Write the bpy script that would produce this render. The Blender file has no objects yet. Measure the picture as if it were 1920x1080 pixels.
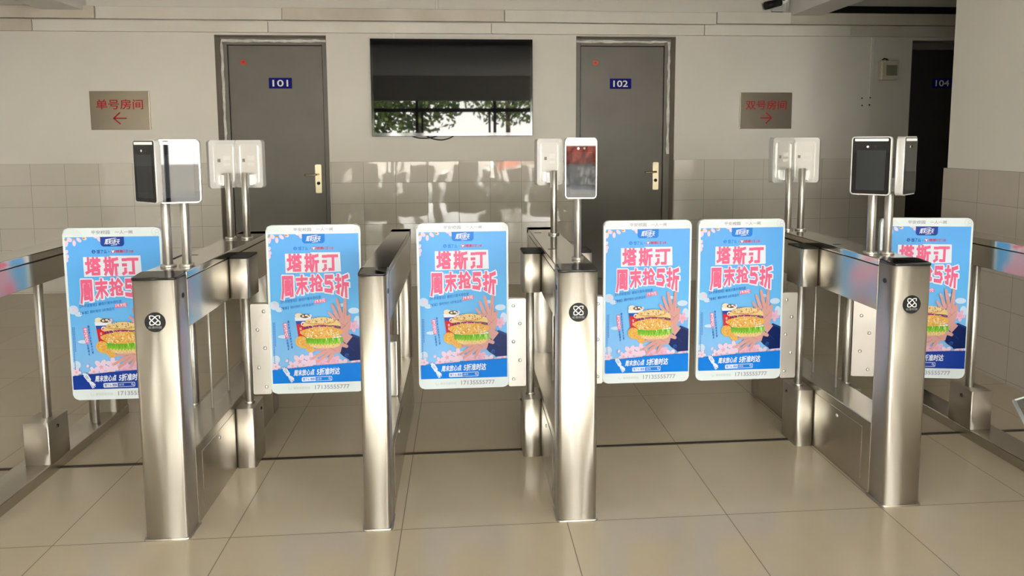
import bpy, bmesh, math, random
from mathutils import Vector, Matrix
random.seed(7)
PI = math.pi
S = bpy.context.scene
COL = S.collection

# ------------------------------------------------------------------ camera
cam_d = bpy.data.cameras.new('camera')
cam = bpy.data.objects.new('camera', cam_d); COL.objects.link(cam)
F_PX, CX, CY = 1280.0, 961.3, 387.3
PITCH, YAW, ROLL, CAM_H = .0951, .0747, .0047, 1.4581
cam_d.sensor_width = 36.0
cam_d.lens = F_PX * 36.0 / 1920.0
cam_d.shift_x = (960 - CX) / 1920.0
cam_d.shift_y = -(540 - CY) / 1920.0
cam_d.clip_start = .05
cam.matrix_world = (Matrix.Translation((0, 0, CAM_H)) @ Matrix.Rotation(-YAW, 4, 'Z')
                    @ Matrix.Rotation(PI/2 - PITCH, 4, 'X') @ Matrix.Rotation(-ROLL, 4, 'Z'))
S.camera = cam

# ------------------------------------------------------------------ world, light, exposure
w = bpy.data.worlds.new('sky'); S.world = w; w.use_nodes = True
nt = w.node_tree; nt.nodes.clear()
out = nt.nodes.new('ShaderNodeOutputWorld'); bg = nt.nodes.new('ShaderNodeBackground')
tc = nt.nodes.new('ShaderNodeTexCoord'); sp = nt.nodes.new('ShaderNodeSeparateXYZ'); cr = nt.nodes.new('ShaderNodeValToRGB')
nt.links.new(tc.outputs['Generated'], sp.inputs[0]); nt.links.new(sp.outputs['Z'], cr.inputs[0])
cr.color_ramp.elements[0].position = 0.0; cr.color_ramp.elements[0].color = (1, .97, .90, 1)
cr.color_ramp.elements[1].position = .45; cr.color_ramp.elements[1].color = (.22, .26, .32, 1)
nt.links.new(cr.outputs[0], bg.inputs[0]); bg.inputs[1].default_value = 16.0
nt.links.new(bg.outputs[0], out.inputs[0])
FACADE_Y = -3.2
sd = bpy.data.lights.new('sun', 'SUN'); sd.energy = 30; sd.angle = .01; sd.color = (1, .95, .86)
so = bpy.data.objects.new('sun', sd); COL.objects.link(so); so.rotation_euler = (math.radians(-42), math.radians(14), 0)
pd = bpy.data.lights.new('entrance_daylight', 'AREA'); pd.shape = 'RECTANGLE'; pd.size = 6.5; pd.size_y = 2.45
pd.cycles.is_portal = True
po = bpy.data.objects.new('entrance_daylight', pd); COL.objects.link(po)
po.location = (-.6, FACADE_Y - .02, 1.22); po.rotation_euler = (PI/2, 0, 0)
pd2 = bpy.data.lights.new('side_daylight', 'AREA'); pd2.shape = 'RECTANGLE'; pd2.size = 1.7; pd2.size_y = 2.3; pd2.cycles.is_portal = True
po2 = bpy.data.objects.new('side_daylight', pd2); COL.objects.link(po2); po2.location = (3.47, -2.08, 1.15); po2.rotation_euler = (PI/2, 0, PI/2)
S.view_settings.view_transform = 'Standard'; S.view_settings.look = 'None'
S.view_settings.gamma = 1.0; S.view_settings.use_curve_mapping = False
S.view_settings.exposure = 1.38

# ------------------------------------------------------------------ materials
def srgb(r, g, b):
    f = lambda c: (c/12.92 if c <= .04045 else ((c+.055)/1.055)**2.4)
    return (f(r/255), f(g/255), f(b/255))
MATS = {}
def mat(name, col, rough=.5, metal=0.0, spec=.5, emit=0.0, ior=None, trans=0.0):
    if name in MATS: return MATS[name]
    m = bpy.data.materials.new(name); m.use_nodes = True
    p = m.node_tree.nodes['Principled BSDF']
    p.inputs['Base Color'].default_value = (*col, 1); p.inputs['Roughness'].default_value = rough
    p.inputs['Metallic'].default_value = metal; p.inputs['Specular IOR Level'].default_value = spec
    if ior: p.inputs['IOR'].default_value = ior
    if trans: p.inputs['Transmission Weight'].default_value = trans
    if emit:
        p.inputs['Emission Color'].default_value = (*col, 1); p.inputs['Emission Strength'].default_value = emit
    MATS[name] = m
    return m
def nodes(m): return m.node_tree.nodes, m.node_tree.links, m.node_tree.nodes['Principled BSDF']
def add_noise_color(m, c1, c2, scale, detail=3, stretch=(1, 1, 1)):
    n, l, p = nodes(m)
    tc = n.new('ShaderNodeTexCoord'); mp = n.new('ShaderNodeMapping'); mp.inputs['Scale'].default_value = stretch
    no = n.new('ShaderNodeTexNoise'); no.inputs['Scale'].default_value = scale; no.inputs['Detail'].default_value = detail
    r = n.new('ShaderNodeValToRGB'); r.color_ramp.elements[0].position = .3; r.color_ramp.elements[1].position = .7
    r.color_ramp.elements[0].color = (*c1, 1); r.color_ramp.elements[1].color = (*c2, 1)
    l.new(tc.outputs['Object'], mp.inputs[0]); l.new(mp.outputs[0], no.inputs['Vector'])
    l.new(no.outputs['Fac'], r.inputs[0]); l.new(r.outputs[0], p.inputs['Base Color'])
    return m
def add_bump(m, scale, strength, dist, stretch=(1, 1, 1), detail=2):
    n, l, p = nodes(m)
    tc = n.new('ShaderNodeTexCoord'); mp = n.new('ShaderNodeMapping'); mp.inputs['Scale'].default_value = stretch
    no = n.new('ShaderNodeTexNoise'); no.inputs['Scale'].default_value = scale; no.inputs['Detail'].default_value = detail
    b = n.new('ShaderNodeBump'); b.inputs['Strength'].default_value = strength; b.inputs['Distance'].default_value = dist
    l.new(tc.outputs['Object'], mp.inputs[0]); l.new(mp.outputs[0], no.inputs['Vector'])
    l.new(no.outputs['Fac'], b.inputs['Height']); l.new(b.outputs[0], p.inputs['Normal'])
    return m

def tile_mat(name, axes, size, offset, col, grout, gw, rough, wobble, vary=.04):
    """square set tiles: joint lines from world position, each tile slightly tilted and toned."""
    m = mat(name, col, rough); n, l, p = nodes(m)
    def M(op, a, b=None, c=None):
        x = n.new('ShaderNodeMath'); x.operation = op
        for i, v in enumerate((a, b, c)):
            if v is None: continue
            if isinstance(v, (int, float)): x.inputs[i].default_value = v
            else: l.new(v, x.inputs[i])
        return x.outputs[0]
    geo = n.new('ShaderNodeNewGeometry'); sep = n.new('ShaderNodeSeparateXYZ'); l.new(geo.outputs['Position'], sep.inputs[0])
    cells, masks = [], []
    for ax, sz, of in zip(axes, size, offset):
        t = M('DIVIDE', M('SUBTRACT', sep.outputs[ax], of), sz)
        fl = M('FLOOR', t); fr = M('SUBTRACT', t, fl); cells.append(fl)
        d = M('MULTIPLY', M('MINIMUM', fr, M('SUBTRACT', 1.0, fr)), sz)
        masks.append(M('LESS_THAN', d, gw/2))
    g = M('MAXIMUM', masks[0], masks[1])
    cb = n.new('ShaderNodeCombineXYZ'); l.new(cells[0], cb.inputs[0]); l.new(cells[1], cb.inputs[1])
    wn = n.new('ShaderNodeTexWhiteNoise'); wn.noise_dimensions = '3D'; l.new(cb.outputs[0], wn.inputs['Vector'])
    no = n.new('ShaderNodeTexNoise'); no.inputs['Scale'].default_value = 9; no.inputs['Detail'].default_value = 4
    l.new(geo.outputs['Position'], no.inputs['Vector'])
    k = M('ADD', M('MULTIPLY', wn.outputs['Value'], vary), M('MULTIPLY', no.outputs['Fac'], vary))
    k = M('ADD', k, 1 - vary)
    mx = n.new('ShaderNodeMix'); mx.data_type = 'RGBA'; l.new(g, mx.inputs['Factor'])
    mul = n.new('ShaderNodeVectorMath'); mul.operation = 'SCALE'; mul.inputs[0].default_value = col; l.new(k, mul.inputs['Scale'])
    l.new(mul.outputs[0], mx.inputs['A']); mx.inputs['B'].default_value = (*grout, 1)
    l.new(mx.outputs['Result'], p.inputs['Base Color'])
    r = M('MAXIMUM', M('MULTIPLY', g, .6), rough); l.new(r, p.inputs['Roughness'])
    if wobble:
        sb = n.new('ShaderNodeVectorMath'); sb.operation = 'SUBTRACT'; l.new(wn.outputs['Color'], sb.inputs[0]); sb.inputs[1].default_value = (.5, .5, .5)
        n2 = n.new('ShaderNodeTexNoise'); n2.inputs['Scale'].default_value = 5; n2.inputs['Detail'].default_value = 1
        l.new(geo.outputs['Position'], n2.inputs['Vector'])
        s2 = n.new('ShaderNodeVectorMath'); s2.operation = 'SUBTRACT'; l.new(n2.outputs['Color'], s2.inputs[0]); s2.inputs[1].default_value = (.5, .5, .5)
        ad0 = n.new('ShaderNodeVectorMath'); ad0.operation = 'ADD'; l.new(sb.outputs[0], ad0.inputs[0]); l.new(s2.outputs[0], ad0.inputs[1])
        sc = n.new('ShaderNodeVectorMath'); sc.operation = 'SCALE'; l.new(ad0.outputs[0], sc.inputs[0]); sc.inputs['Scale'].default_value = wobble
        ad = n.new('ShaderNodeVectorMath'); ad.operation = 'ADD'; l.new(sc.outputs[0], ad.inputs[0]); l.new(geo.outputs['Normal'], ad.inputs[1])
        nm = n.new('ShaderNodeVectorMath'); nm.operation = 'NORMALIZE'; l.new(ad.outputs[0], nm.inputs[0])
        l.new(nm.outputs[0], p.inputs['Normal'])
    return m

FLOOR = tile_mat('polished_floor_tile', (0, 1), (.6304, .6304), (-1.5017, 2.4769), (.51, .44, .335), (.16, .13, .095), .0035, .16, 0, .05)
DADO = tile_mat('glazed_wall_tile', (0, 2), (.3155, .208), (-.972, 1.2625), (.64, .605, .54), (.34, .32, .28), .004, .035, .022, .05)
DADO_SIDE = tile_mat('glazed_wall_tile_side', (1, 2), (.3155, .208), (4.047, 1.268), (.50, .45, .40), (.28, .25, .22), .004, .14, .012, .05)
PAINT = add_noise_color(mat('white_wall_paint', (.73, .705, .65), .75, spec=.2), (.745, .72, .665), (.70, .675, .62), 1.3, 5)
PAINT2 = mat('ceiling_paint', (.78, .77, .74), .8, spec=.2)
TRUNK = add_noise_color(mat('trunking_plastic', (.76, .74, .68), .5), (.78, .76, .70), (.70, .67, .60), 2.2, 6)
TRUNK2 = add_noise_color(mat('trunking_plastic_aged', (.66, .62, .54), .5), (.70, .66, .58), (.58, .53, .44), 2.6, 6)
STEEL = add_bump(mat('brushed_stainless_steel', (.60, .565, .51), .2, 1.0), 2.2, .32, .02, (2.6, 2.6, .35), 2)
def brushed(m, amount):
    n, l, p = nodes(m); tg = n.new('ShaderNodeTangent'); tg.direction_type = 'RADIAL'; tg.axis = 'Z'
    l.new(tg.outputs[0], p.inputs['Tangent']); p.inputs['Anisotropic'].default_value = amount; p.inputs['Anisotropic Rotation'].default_value = .25
    return m
brushed(STEEL, 1.0); STEEL.node_tree.nodes['Principled BSDF'].inputs['Roughness'].default_value = .37
SIDE = brushed(add_bump(mat('steel_sheet_side', (.54, .51, .46), .24, 1.0), 2.0, .2, .02, (1.5, 1.5, .6), 2), .75)
STEEL_TOP = mat('polished_stainless_steel', (.58, .55, .50), .12, 1.0)
TUBE = brushed(mat('polished_steel_tube', (.74, .72, .69), .34, 1.0), 1.0)
SATIN = mat('satin_steel_plate', (.48, .46, .43), .45, 1.0)
SIGNSTEEL = add_bump(mat('sign_steel', (.46, .41, .33), .36, 1.0), 3, .3, .02, (1, 1, 1), 2)
BLACKGLOSS = mat('black_acrylic', (.012, .012, .013), .06)
BLACK = mat('black_plastic', (.012, .012, .013), .45, spec=.2)
DARKHOLE = mat('dark_hole', (.01, .01, .01), .6)
GLASS_BLACK = mat('dark_screen_glass', (.006, .006, .007), .02, spec=.32, ior=1.5)
SCREEN_LIT = mat('lcd_surface', (.02, .024, .028), .02, spec=.32, ior=1.5)
SILVER = mat('silver_plastic', (.62, .62, .63), .3, .5)
BACKPL = mat('pale_aluminium', (.70, .69, .68), .32, .6)
LABEL = mat('paper_label', (.75, .75, .75), .6)
INK = mat('printed_grey', (.22, .22, .24), .6)
LIGHTBAR = mat('diffuser_strip', (.85, .87, .88), .35)
DOORPAINT = add_noise_color(mat('grey_door_paint', (.16, .15, .13), .45), (.17, .16, .14), (.145, .135, .118), 3, 5)
FRAMEPAINT = mat('grey_frame_paint', (.19, .178, .155), .5)
REVEAL = mat('taupe_reveal_paint', (.36, .32, .27), .6)
PLASTER = add_noise_color(mat('raw_white_plaster', (.75, .75, .72), .85), (.8, .8, .77), (.55, .54, .5), 14, 5)
BLUEPLATE = mat('blue_enamel', srgb(22, 26, 118), .7, spec=.15)
WHITEINK = mat('white_ink', (.85, .85, .85), .5)
REDINK = mat('red_ink', srgb(175, 28, 32), .45)
BRASS = mat('pale_brass', (.50, .44, .31), .3, 1.0)
ORANGE = mat('orange_sticker_ink', srgb(205, 70, 30), .5)
CREAM = mat('cream_plastic', (.62, .57, .46), .5)
OLIVE = mat('tinted_window_plastic', (.25, .25, .16), .25)
STRIP = mat('dark_joint_strip', (.055, .045, .035), .45, .5)
PANELWHITE = mat('white_gate_acrylic', (.56, .63, .66), .22)
PATTERNGREY = mat('pale_grey_print', (.40, .45, .47), .4)
GREYINK = mat('grey_print', (.25, .245, .31), .5)

# ------------------------------------------------------------------ mesh helpers
def new(): return bmesh.new()
def box(bm, x0, x1, y0, y1, z0, z1, bev=0.0, seg=2, mi=0):
    vs = [bm.verts.new(c) for c in ((x0,y0,z0),(x1,y0,z0),(x1,y1,z0),(x0,y1,z0),(x0,y0,z1),(x1,y0,z1),(x1,y1,z1),(x0,y1,z1))]
    fs = [bm.faces.new([vs[i] for i in q]) for q in ((3,2,1,0),(4,5,6,7),(0,1,5,4),(1,2,6,5),(2,3,7,6),(3,0,4,7))]
    for f in fs: f.material_index = mi
    if bev:
        ed = list({e for f in fs for e in f.edges})
        r = bmesh.ops.bevel(bm, geom=ed, offset=bev, segments=seg, profile=.5, affect='EDGES')
        for f in r['faces']: f.material_index = mi
def rrect(w, h, r, n=6):
    pts = []
    for cx, cy, a0 in ((w/2-r, h/2-r, 0), (-w/2+r, h/2-r, PI/2), (-w/2+r, -h/2+r, PI), (w/2-r, -h/2+r, 1.5*PI)):
        for k in range(n+1):
            a = a0 + PI/2*k/n; pts.append((cx+r*math.cos(a), cy+r*math.sin(a)))
    return pts
def prism(bm, pts, fn, t0, t1, mi=0, chamfer=0.0):
    """extrude a 2-D outline; fn(a, b, t) gives the 3-D point."""
    rings = [[bm.verts.new(fn(a, b, t)) for a, b in pts] for t in (t0, t1)]
    n = len(pts); fs = []
    for i in range(n):
        fs.append(bm.faces.new((rings[0][i], rings[0][(i+1) % n], rings[1][(i+1) % n], rings[1][i])))
        fs[-1].smooth = True
    e0 = bm.faces.new(rings[0][::-1]); e1 = bm.faces.new(rings[1]); fs += [e0, e1]
    for f in fs: f.material_index = mi
    if chamfer:
        r = bmesh.ops.bevel(bm, geom=list(e0.edges)+list(e1.edges), offset=chamfer, segments=2, profile=.5, affect='EDGES')
        for f in r['faces']: f.material_index = mi; f.smooth = True
XY = lambda a, b, t: (a, b, t)
XZ = lambda a, b, t: (a, t, b)
YZ = lambda a, b, t: (t, a, b)
def shift(fn, dx=0, dy=0, dz=0):
    def g(a, b, t):
        p = fn(a, b, t); return (p[0]+dx, p[1]+dy, p[2]+dz)
    return g
def cyl(bm, p0, p1, r0, r1=None, n=20, mi=0):
    r1 = r0 if r1 is None else r1
    p0, p1 = Vector(p0), Vector(p1); d = (p1-p0).normalized()
    a = d.orthogonal().normalized(); b = d.cross(a)
    R = [[bm.verts.new(p + (a*math.cos(2*PI*k/n) + b*math.sin(2*PI*k/n))*r) for k in range(n)] for p, r in ((p0, r0), (p1, r1))]
    for k in range(n):
        f = bm.faces.new((R[0][k], R[0][(k+1) % n], R[1][(k+1) % n], R[1][k])); f.smooth = True; f.material_index = mi
    bm.faces.new(R[0][::-1]).material_index = mi; bm.faces.new(R[1]).material_index = mi
def tube(bm, pts, r, n=8):
    pts = [Vector(p) for p in pts]; rings = []
    for i, p in enumerate(pts):
        d = (pts[min(i+1, len(pts)-1)] - pts[max(i-1, 0)]).normalized()
        a = d.orthogonal().normalized() if i == 0 else (a - d*a.dot(d)).normalized()
        b = d.cross(a)
        rings.append([bm.verts.new(p + (a*math.cos(2*PI*k/n)+b*math.sin(2*PI*k/n))*r) for k in range(n)])
    for A, B in zip(rings, rings[1:]):
        for k in range(n):
            bm.faces.new((A[k], A[(k+1) % n], B[(k+1) % n], B[k])).smooth = True
    bm.faces.new(rings[0][::-1]); bm.faces.new(rings[-1])
def dome(bm, c, r, d, n=14, mi=0):
    """low round bolt head bulging along d."""
    c, d = Vector(c), Vector(d).normalized(); a = d.orthogonal().normalized(); b = d.cross(a); prev = None
    for k in range(4):
        t = k/3*PI/2*.9; rr = r*math.cos(t); h = r*.6*math.sin(t)
        ring = [bm.verts.new(c + d*h + (a*math.cos(2*PI*i/n)+b*math.sin(2*PI*i/n))*rr) for i in range(n)]
        if prev:
            for i in range(n): bm.faces.new((prev[i], prev[(i+1) % n], ring[(i+1) % n], ring[i])).smooth = True
        else: bm.faces.new(ring[::-1])
        prev = ring
    bm.faces.new(prev)
def obj(name, bm, mats, parent=None, loc=None, rot=None):
    bmesh.ops.recalc_face_normals(bm, faces=bm.faces)
    me = bpy.data.meshes.new(name); bm.to_mesh(me); bm.free()
    for m in (mats if isinstance(mats, (list, tuple)) else [mats]): me.materials.append(m)
    o = bpy.data.objects.new(name, me); COL.objects.link(o)
    if parent: o.parent = parent
    if loc: o.location = loc
    if rot: o.rotation_euler = rot
    return o
def tag(o, label=None, cat=None, group=None, kind=None):
    if label: o['label'] = label
    if cat: o['category'] = cat
    if group: o['group'] = group
    if kind: o['kind'] = kind
    return o
def thing(name, loc, label, cat, group=None, rz=0):
    o = bpy.data.objects.new(name, None); COL.objects.link(o); o.empty_display_size = .1
    o.location = loc; o.rotation_euler = (0, 0, rz)
    return tag(o, label, cat, group)
def struct(name, bm, m, parent=None):
    o = obj(name, bm, m, parent)
    if not parent: o['kind'] = 'structure'
    return o
def dup(src, parent=None):
    c = src.copy(); COL.objects.link(c)
    if parent: c.parent = parent
    for ch in list(src.children): dup(ch, c)
    return c

# ---- lettering: text turned into flat mesh data
_tc = {}
def glyphs(s):
    if s in _tc: return _tc[s]
    cu = bpy.data.curves.new('txt', 'FONT'); cu.body = s; cu.size = 1; cu.resolution_u = 3
    o = bpy.data.objects.new('txt', cu); COL.objects.link(o)
    dg = bpy.context.evaluated_depsgraph_get()
    me = bpy.data.meshes.new_from_object(o.evaluated_get(dg))
    vs = [(v.co.x, v.co.y) for v in me.vertices]; fs = [tuple(p.vertices) for p in me.polygons]
    bpy.data.objects.remove(o); bpy.data.curves.remove(cu); bpy.data.meshes.remove(me)
    x0, x1 = min(v[0] for v in vs), max(v[0] for v in vs); y0, y1 = min(v[1] for v in vs), max(v[1] for v in vs)
    vs = [((x-x0)/(x1-x0), (y-y0)/(y1-y0)) for x, y in vs]
    _tc[s] = (vs, fs, (x1-x0)/(y1-y0)); return _tc[s]
def lettering(bm, s, fn, mi=0, bold=0.0, boldy=None):
    """fn(u, v) -> 3-D point for u, v in 0..1 of the text's own box; bold thickens strokes in u, v units."""
    vs, fs, asp = glyphs(s)
    shifts = [(0, 0)]
    if bold:
        by = bold*asp if boldy is None else boldy
        shifts = [(bold*math.cos(a*PI/6), by*math.sin(a*PI/6)) for a in range(12)] + [(0, 0)]
    for i, (dx, dy) in enumerate(shifts):
        bv = [bm.verts.new(fn(x+dx, y+dy)) for x, y in vs]
        for v in bv: v.co.y -= i*1.2e-5
        for f in fs:
            try: bm.faces.new([bv[i] for i in f]).material_index = mi
            except ValueError: pass
def flat_obj(name, bm, mats, parent=None, loc=None):
    me = bpy.data.meshes.new(name); bm.to_mesh(me); bm.free()
    for m in (mats if isinstance(mats, (list, tuple)) else [mats]): me.materials.append(m)
    o = bpy.data.objects.new(name, me); COL.objects.link(o)
    if parent: o.parent = parent
    if loc: o.location = loc
    return o
def stroke(bm, pts, wd, fn, mi=0, round_ends=True):
    for (x0, y0), (x1, y1) in zip(pts, pts[1:]):
        L = math.hypot(x1-x0, y1-y0) or 1e-6; nx, ny = -(y1-y0)/L*wd/2, (x1-x0)/L*wd/2
        bm.faces.new([bm.verts.new(fn(*p)) for p in ((x0+nx, y0+ny), (x0-nx, y0-ny), (x1-nx, y1-ny), (x1+nx, y1+ny))]).material_index = mi
    if round_ends:
        for x, y in pts:
            bm.faces.new([bm.verts.new(fn(x+wd/2*math.cos(2*PI*k/10), y+wd/2*math.sin(2*PI*k/10))) for k in range(10)]).material_index = mi

# ------------------------------------------------------------------ the room
WALL_Y, HALL_R, HALL_L, END_Y, CEIL = 6.894, 3.25, -4.7, 4.35, 3.05
XR = 15.0                                  # the corridor runs on to the right
bm = new(); box(bm, -7.2, HALL_R+.2, FACADE_Y, 7.3, -.12, 0); box(bm, HALL_R+.2, XR, END_Y-.2, 7.3, -.12, 0); struct('floor', bm, FLOOR)
bm = new(); box(bm, -7.2, HALL_R+.2, FACADE_Y-.2, 7.3, CEIL, CEIL+.15); box(bm, HALL_R+.2, XR, END_Y-.2, 7.3, CEIL, CEIL+.15); struct('ceiling', bm, PAINT2)
D1 = (-2.36, -1.30, 2.495); D2 = (1.16, 2.18, 2.505); D3 = (4.69, 5.72, 2.485); DEPTH = .2
bm = new()
xs = [-7.2, D1[0], D1[1], D2[0], D2[1], D3[0], D3[1], XR]
for a, b in ((0, 1), (2, 3), (4, 5), (6, 7)): box(bm, xs[a], xs[b], WALL_Y, 7.3, 0, CEIL)
for d in (D1, D2, D3): box(bm, d[0], d[1], WALL_Y, 7.3, d[2], CEIL)
box(bm, -7.2, XR, 7.3, 7.4, 0, CEIL)
struct('wall_back', bm, PAINT)
DADO_Z = 1.2625
for i, (a, b) in enumerate(((-7.2, D1[0]), (D1[1], D2[0]), (D2[1], D3[0]))):
    bm = new(); box(bm, a, b, WALL_Y-.012, WALL_Y, 0, DADO_Z); struct('trim_%d' % (i+1), bm, DADO)
SO0, SO1, SOZ = -2.9, -1.25, 2.3             # side entrance in the right wall, beside the viewer
bm = new(); box(bm, HALL_R, HALL_R+.2, FACADE_Y, SO0, 0, CEIL); box(bm, HALL_R, HALL_R+.2, SO1, END_Y, 0, CEIL); box(bm, HALL_R, HALL_R+.2, SO0, SO1, SOZ, CEIL); box(bm, HALL_R+.2, XR, END_Y-.2, END_Y, 0, CEIL); struct('wall_right', bm, PAINT)
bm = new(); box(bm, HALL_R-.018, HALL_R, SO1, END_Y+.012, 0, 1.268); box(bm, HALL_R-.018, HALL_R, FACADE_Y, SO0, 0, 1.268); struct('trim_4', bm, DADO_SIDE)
bm = new(); box(bm, HALL_L-.2, HALL_L, FACADE_Y, END_Y, 0, CEIL); box(bm, -7.2, HALL_L-.2, END_Y-.2, END_Y, 0, CEIL); struct('wall_left', bm, PAINT)
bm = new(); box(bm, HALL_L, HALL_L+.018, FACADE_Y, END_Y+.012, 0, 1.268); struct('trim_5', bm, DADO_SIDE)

for s, x in (('east', XR), ('west', -7.4)):
    bm = new(); box(bm, x, x+.2, END_Y-.2, 7.3, 0, CEIL); struct('wall_'+s, bm, PAINT)
# entrance front behind the viewer: piers, lintel, dark metal mullions and transom
bm = new()
box(bm, -7.2, -3.8, FACADE_Y-.2, FACADE_Y, 0, CEIL); box(bm, -3.35, -2.7, FACADE_Y-.2, FACADE_Y, 0, CEIL); box(bm, -3.8, -3.35, FACADE_Y-.2, FACADE_Y, 0, .3); box(bm, -3.8, -3.35, FACADE_Y-.2, FACADE_Y, 2.3, CEIL)  # narrow slot in the left pier is an added opening for extra light
box(bm, 2.7, HALL_R+.2, FACADE_Y-.2, FACADE_Y, 0, CEIL)
box(bm, -2.7, 2.7, FACADE_Y-.2, FACADE_Y, 2.45, CEIL); struct('wall_front', bm, PAINT)
bm = new()
for x in (-2.66, -1.10, .80, 2.62): box(bm, x, x+.07, FACADE_Y-.12, FACADE_Y-.06, 0, 2.45)
for x in (-.96, .68): box(bm, x, x+.05, FACADE_Y-.12, FACADE_Y-.06, 0, 2.18)
box(bm, -2.66, 2.69, FACADE_Y-.12, FACADE_Y-.06, 2.18, 2.27)
bm2 = new()
for x in (-3.8, -3.41): box(bm2, x, x+.06, FACADE_Y-.12, FACADE_Y-.06, .3, 2.3)
struct('added_sidelight', bm2, mat('dark_aluminium_frame', (.03, .03, .032), .4)); bm2 = new()  # frame of the slot added to brighten the left turnstile's front
for y in (SO0, -2.1, SO1-.06): box(bm2, HALL_R+.08, HALL_R+.14, y, y+.06, 0, SOZ)
struct('door_5', bm2, mat('dark_aluminium_frame', (.03, .03, .032), .4))
struct('door_4', bm, mat('dark_aluminium_frame', (.03, .03, .032), .4))
# beams under the ceiling
bm = new(); box(bm, HALL_L, HALL_R+.2, END_Y-.2, END_Y, 2.74, CEIL); struct('ceiling_beam', bm, PAINT2)
bm = new(); box(bm, 3.352, 3.66, END_Y, WALL_Y, 2.716, CEIL); struct('ceiling_beam', bm, PAINT2)
bm = new(); box(bm, -3.89, -3.52, END_Y, WALL_Y, 2.705, CEIL); struct('ceiling_beam', bm, PAINT2)
# dark joint strip in the floor on the gate line
bm = new(); box(bm, HALL_L+.018, HALL_R-.018, 3.098, 3.118, 0, .003); struct('trim_6', bm, STRIP)
# cable trunking: two rows of lids on the back wall
n = 7
def trunk_row(z0, z1, dep, cuts, tones, tilt=None):
    global n
    for k, (a, b) in enumerate(zip(cuts, cuts[1:])):
        bm = new(); box(bm, a+.003, b-.003, WALL_Y-dep[k], WALL_Y, z0, z1, .004, 2)
        if tilt and k in tilt:
            for v in bm.verts: v.co.z += tilt[k]*(v.co.x-a)
        struct('trim_%d' % n, bm, TRUNK2 if tones[k] else TRUNK); n += 1
trunk_row(2.63, 2.745, (.07, .055, .06, .055, .062, .05), (-7.2, -3.42, -1.70, .44, 2.58, 3.352, 7.2), (1, 0, 1, 0, 0, 1), {3: -.004})
trunk_row(2.515, 2.618, (.045, .04, .04, .04, .045, .04), (-7.2, -4.0, -1.84, .31, 2.46, 4.0, 7.2), (1, 0, 0, 0, 0, 1))
bm = new(); box(bm, 3.67, 7.2, WALL_Y-.03, WALL_Y, 2.75, 2.82); struct('trim_%d' % n, bm, BLACK); n += 1  # black strip put in for the shadow gap above the lids
bm = new(); box(bm, -.235, -.205, WALL_Y-.03, WALL_Y, 2.745, CEIL, .004); struct('trim_%d' % n, bm, TRUNK); n += 1
bm = new(); box(bm, -.66, -.63, WALL_Y-.02, WALL_Y, 2.40, 2.515, .003); struct('trim_%d' % n, bm, TRUNK); n += 1
bm = new(); box(bm, 4.24, 4.275, WALL_Y-.018, WALL_Y, 1.9, 2.515, .003); struct('trim_%d' % n, bm, TRUNK); n += 1

# doors in their recesses
def ragged_strip(bm, pts, wd, y):
    """a smear of plaster along a polyline of (x, z) points."""
    pr = None; acc = []
    for (x0, z0), (x1, z1) in zip(pts, pts[1:]):
        k = max(2, int(math.hypot(x1-x0, z1-z0)/.05))
        for i in range(k): acc.append((x0+(x1-x0)*i/k, z0+(z1-z0)*i/k, x1-x0, z1-z0))
    acc.append((*pts[-1], acc[-1][2], acc[-1][3]))
    for x, z, dx, dz in acc:
        L = math.hypot(dx, dz); nx, nz = -dz/L, dx/L; a = wd*random.uniform(.25, .6); b = wd*random.uniform(.3, .7)
        q = [(x+nx*a, z+nz*a), (x-nx*b, z-nz*b)]
        cur = [bm.verts.new((p[0], yy, p[1])) for p in q for yy in (y-.004, y)]
        if pr:
            bm.faces.new((pr[0], pr[2], cur[2], cur[0])); bm.faces.new((pr[1], pr[0], cur[0], cur[1])); bm.faces.new((pr[2], pr[3], cur[3], cur[2]))
        pr = cur
def door(name, d, handle_side, plaster, paint=None):
    x0, x1, zt = d; yb = WALL_Y + DEPTH
    bm = new()                                                   # painted reveal lining of the recess
    box(bm, x0, x0+.004, WALL_Y-.001, yb, 0, zt); box(bm, x1-.004, x1, WALL_Y-.001, yb, 0, zt); box(bm, x0, x1, WALL_Y-.001, yb, zt-.004, zt)
    root = struct(name, bm, REVEAL)
    bm = new()
    for a, b in ((x0+.004, x0+.07), (x1-.07, x1-.004)): box(bm, a, b, yb-.06, yb+.04, 0, zt-.004, .004)
    box(bm, x0+.07, x1-.07, yb-.06, yb+.04, zt-.075, zt-.004, .004)
    obj('door_frame', bm, FRAMEPAINT, root)
    bm = new(); box(bm, x0+.075, x1-.075, yb-.04, yb+.01, .01, zt-.08, .003)
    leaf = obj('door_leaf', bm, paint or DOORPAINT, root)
    if handle_side:
        hx = (x1-.105) if handle_side > 0 else x0+.105; fy = yb-.04
        bm = new(); prism(bm, rrect(.062, .29, .008), shift(XZ, hx-.04*handle_side, 0, 1.09), fy-.012, fy, 0, .003)
        pl = obj('handle_plate', bm, BRASS, leaf)
        bm = new(); cyl(bm, (hx-.04, fy-.055, 1.135), (hx-.04, fy-.01, 1.135), .01)
        tube(bm, [(hx-.04, fy-.05, 1.135), (hx-.07, fy-.056, 1.133), (hx-.15, fy-.056, 1.13), (hx-.165, fy-.05, 1.13)], .009, 10)
        obj('lever_handle', bm, BRASS, leaf)
        bm = new(); cyl(bm, (hx-.04, fy-.018, 1.045), (hx-.04, fy-.01, 1.045), .017)
        box(bm, hx-.044, hx-.036, fy-.022, fy-.016, 1.03, 1.06)
        obj('lock_cylinder', bm, BLACK, leaf)
    if plaster:
        bm = new(); ragged_strip(bm, plaster, .026, yb-.0605); obj('plaster_smear', bm, PLASTER, root)
    return yb - .04
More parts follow.
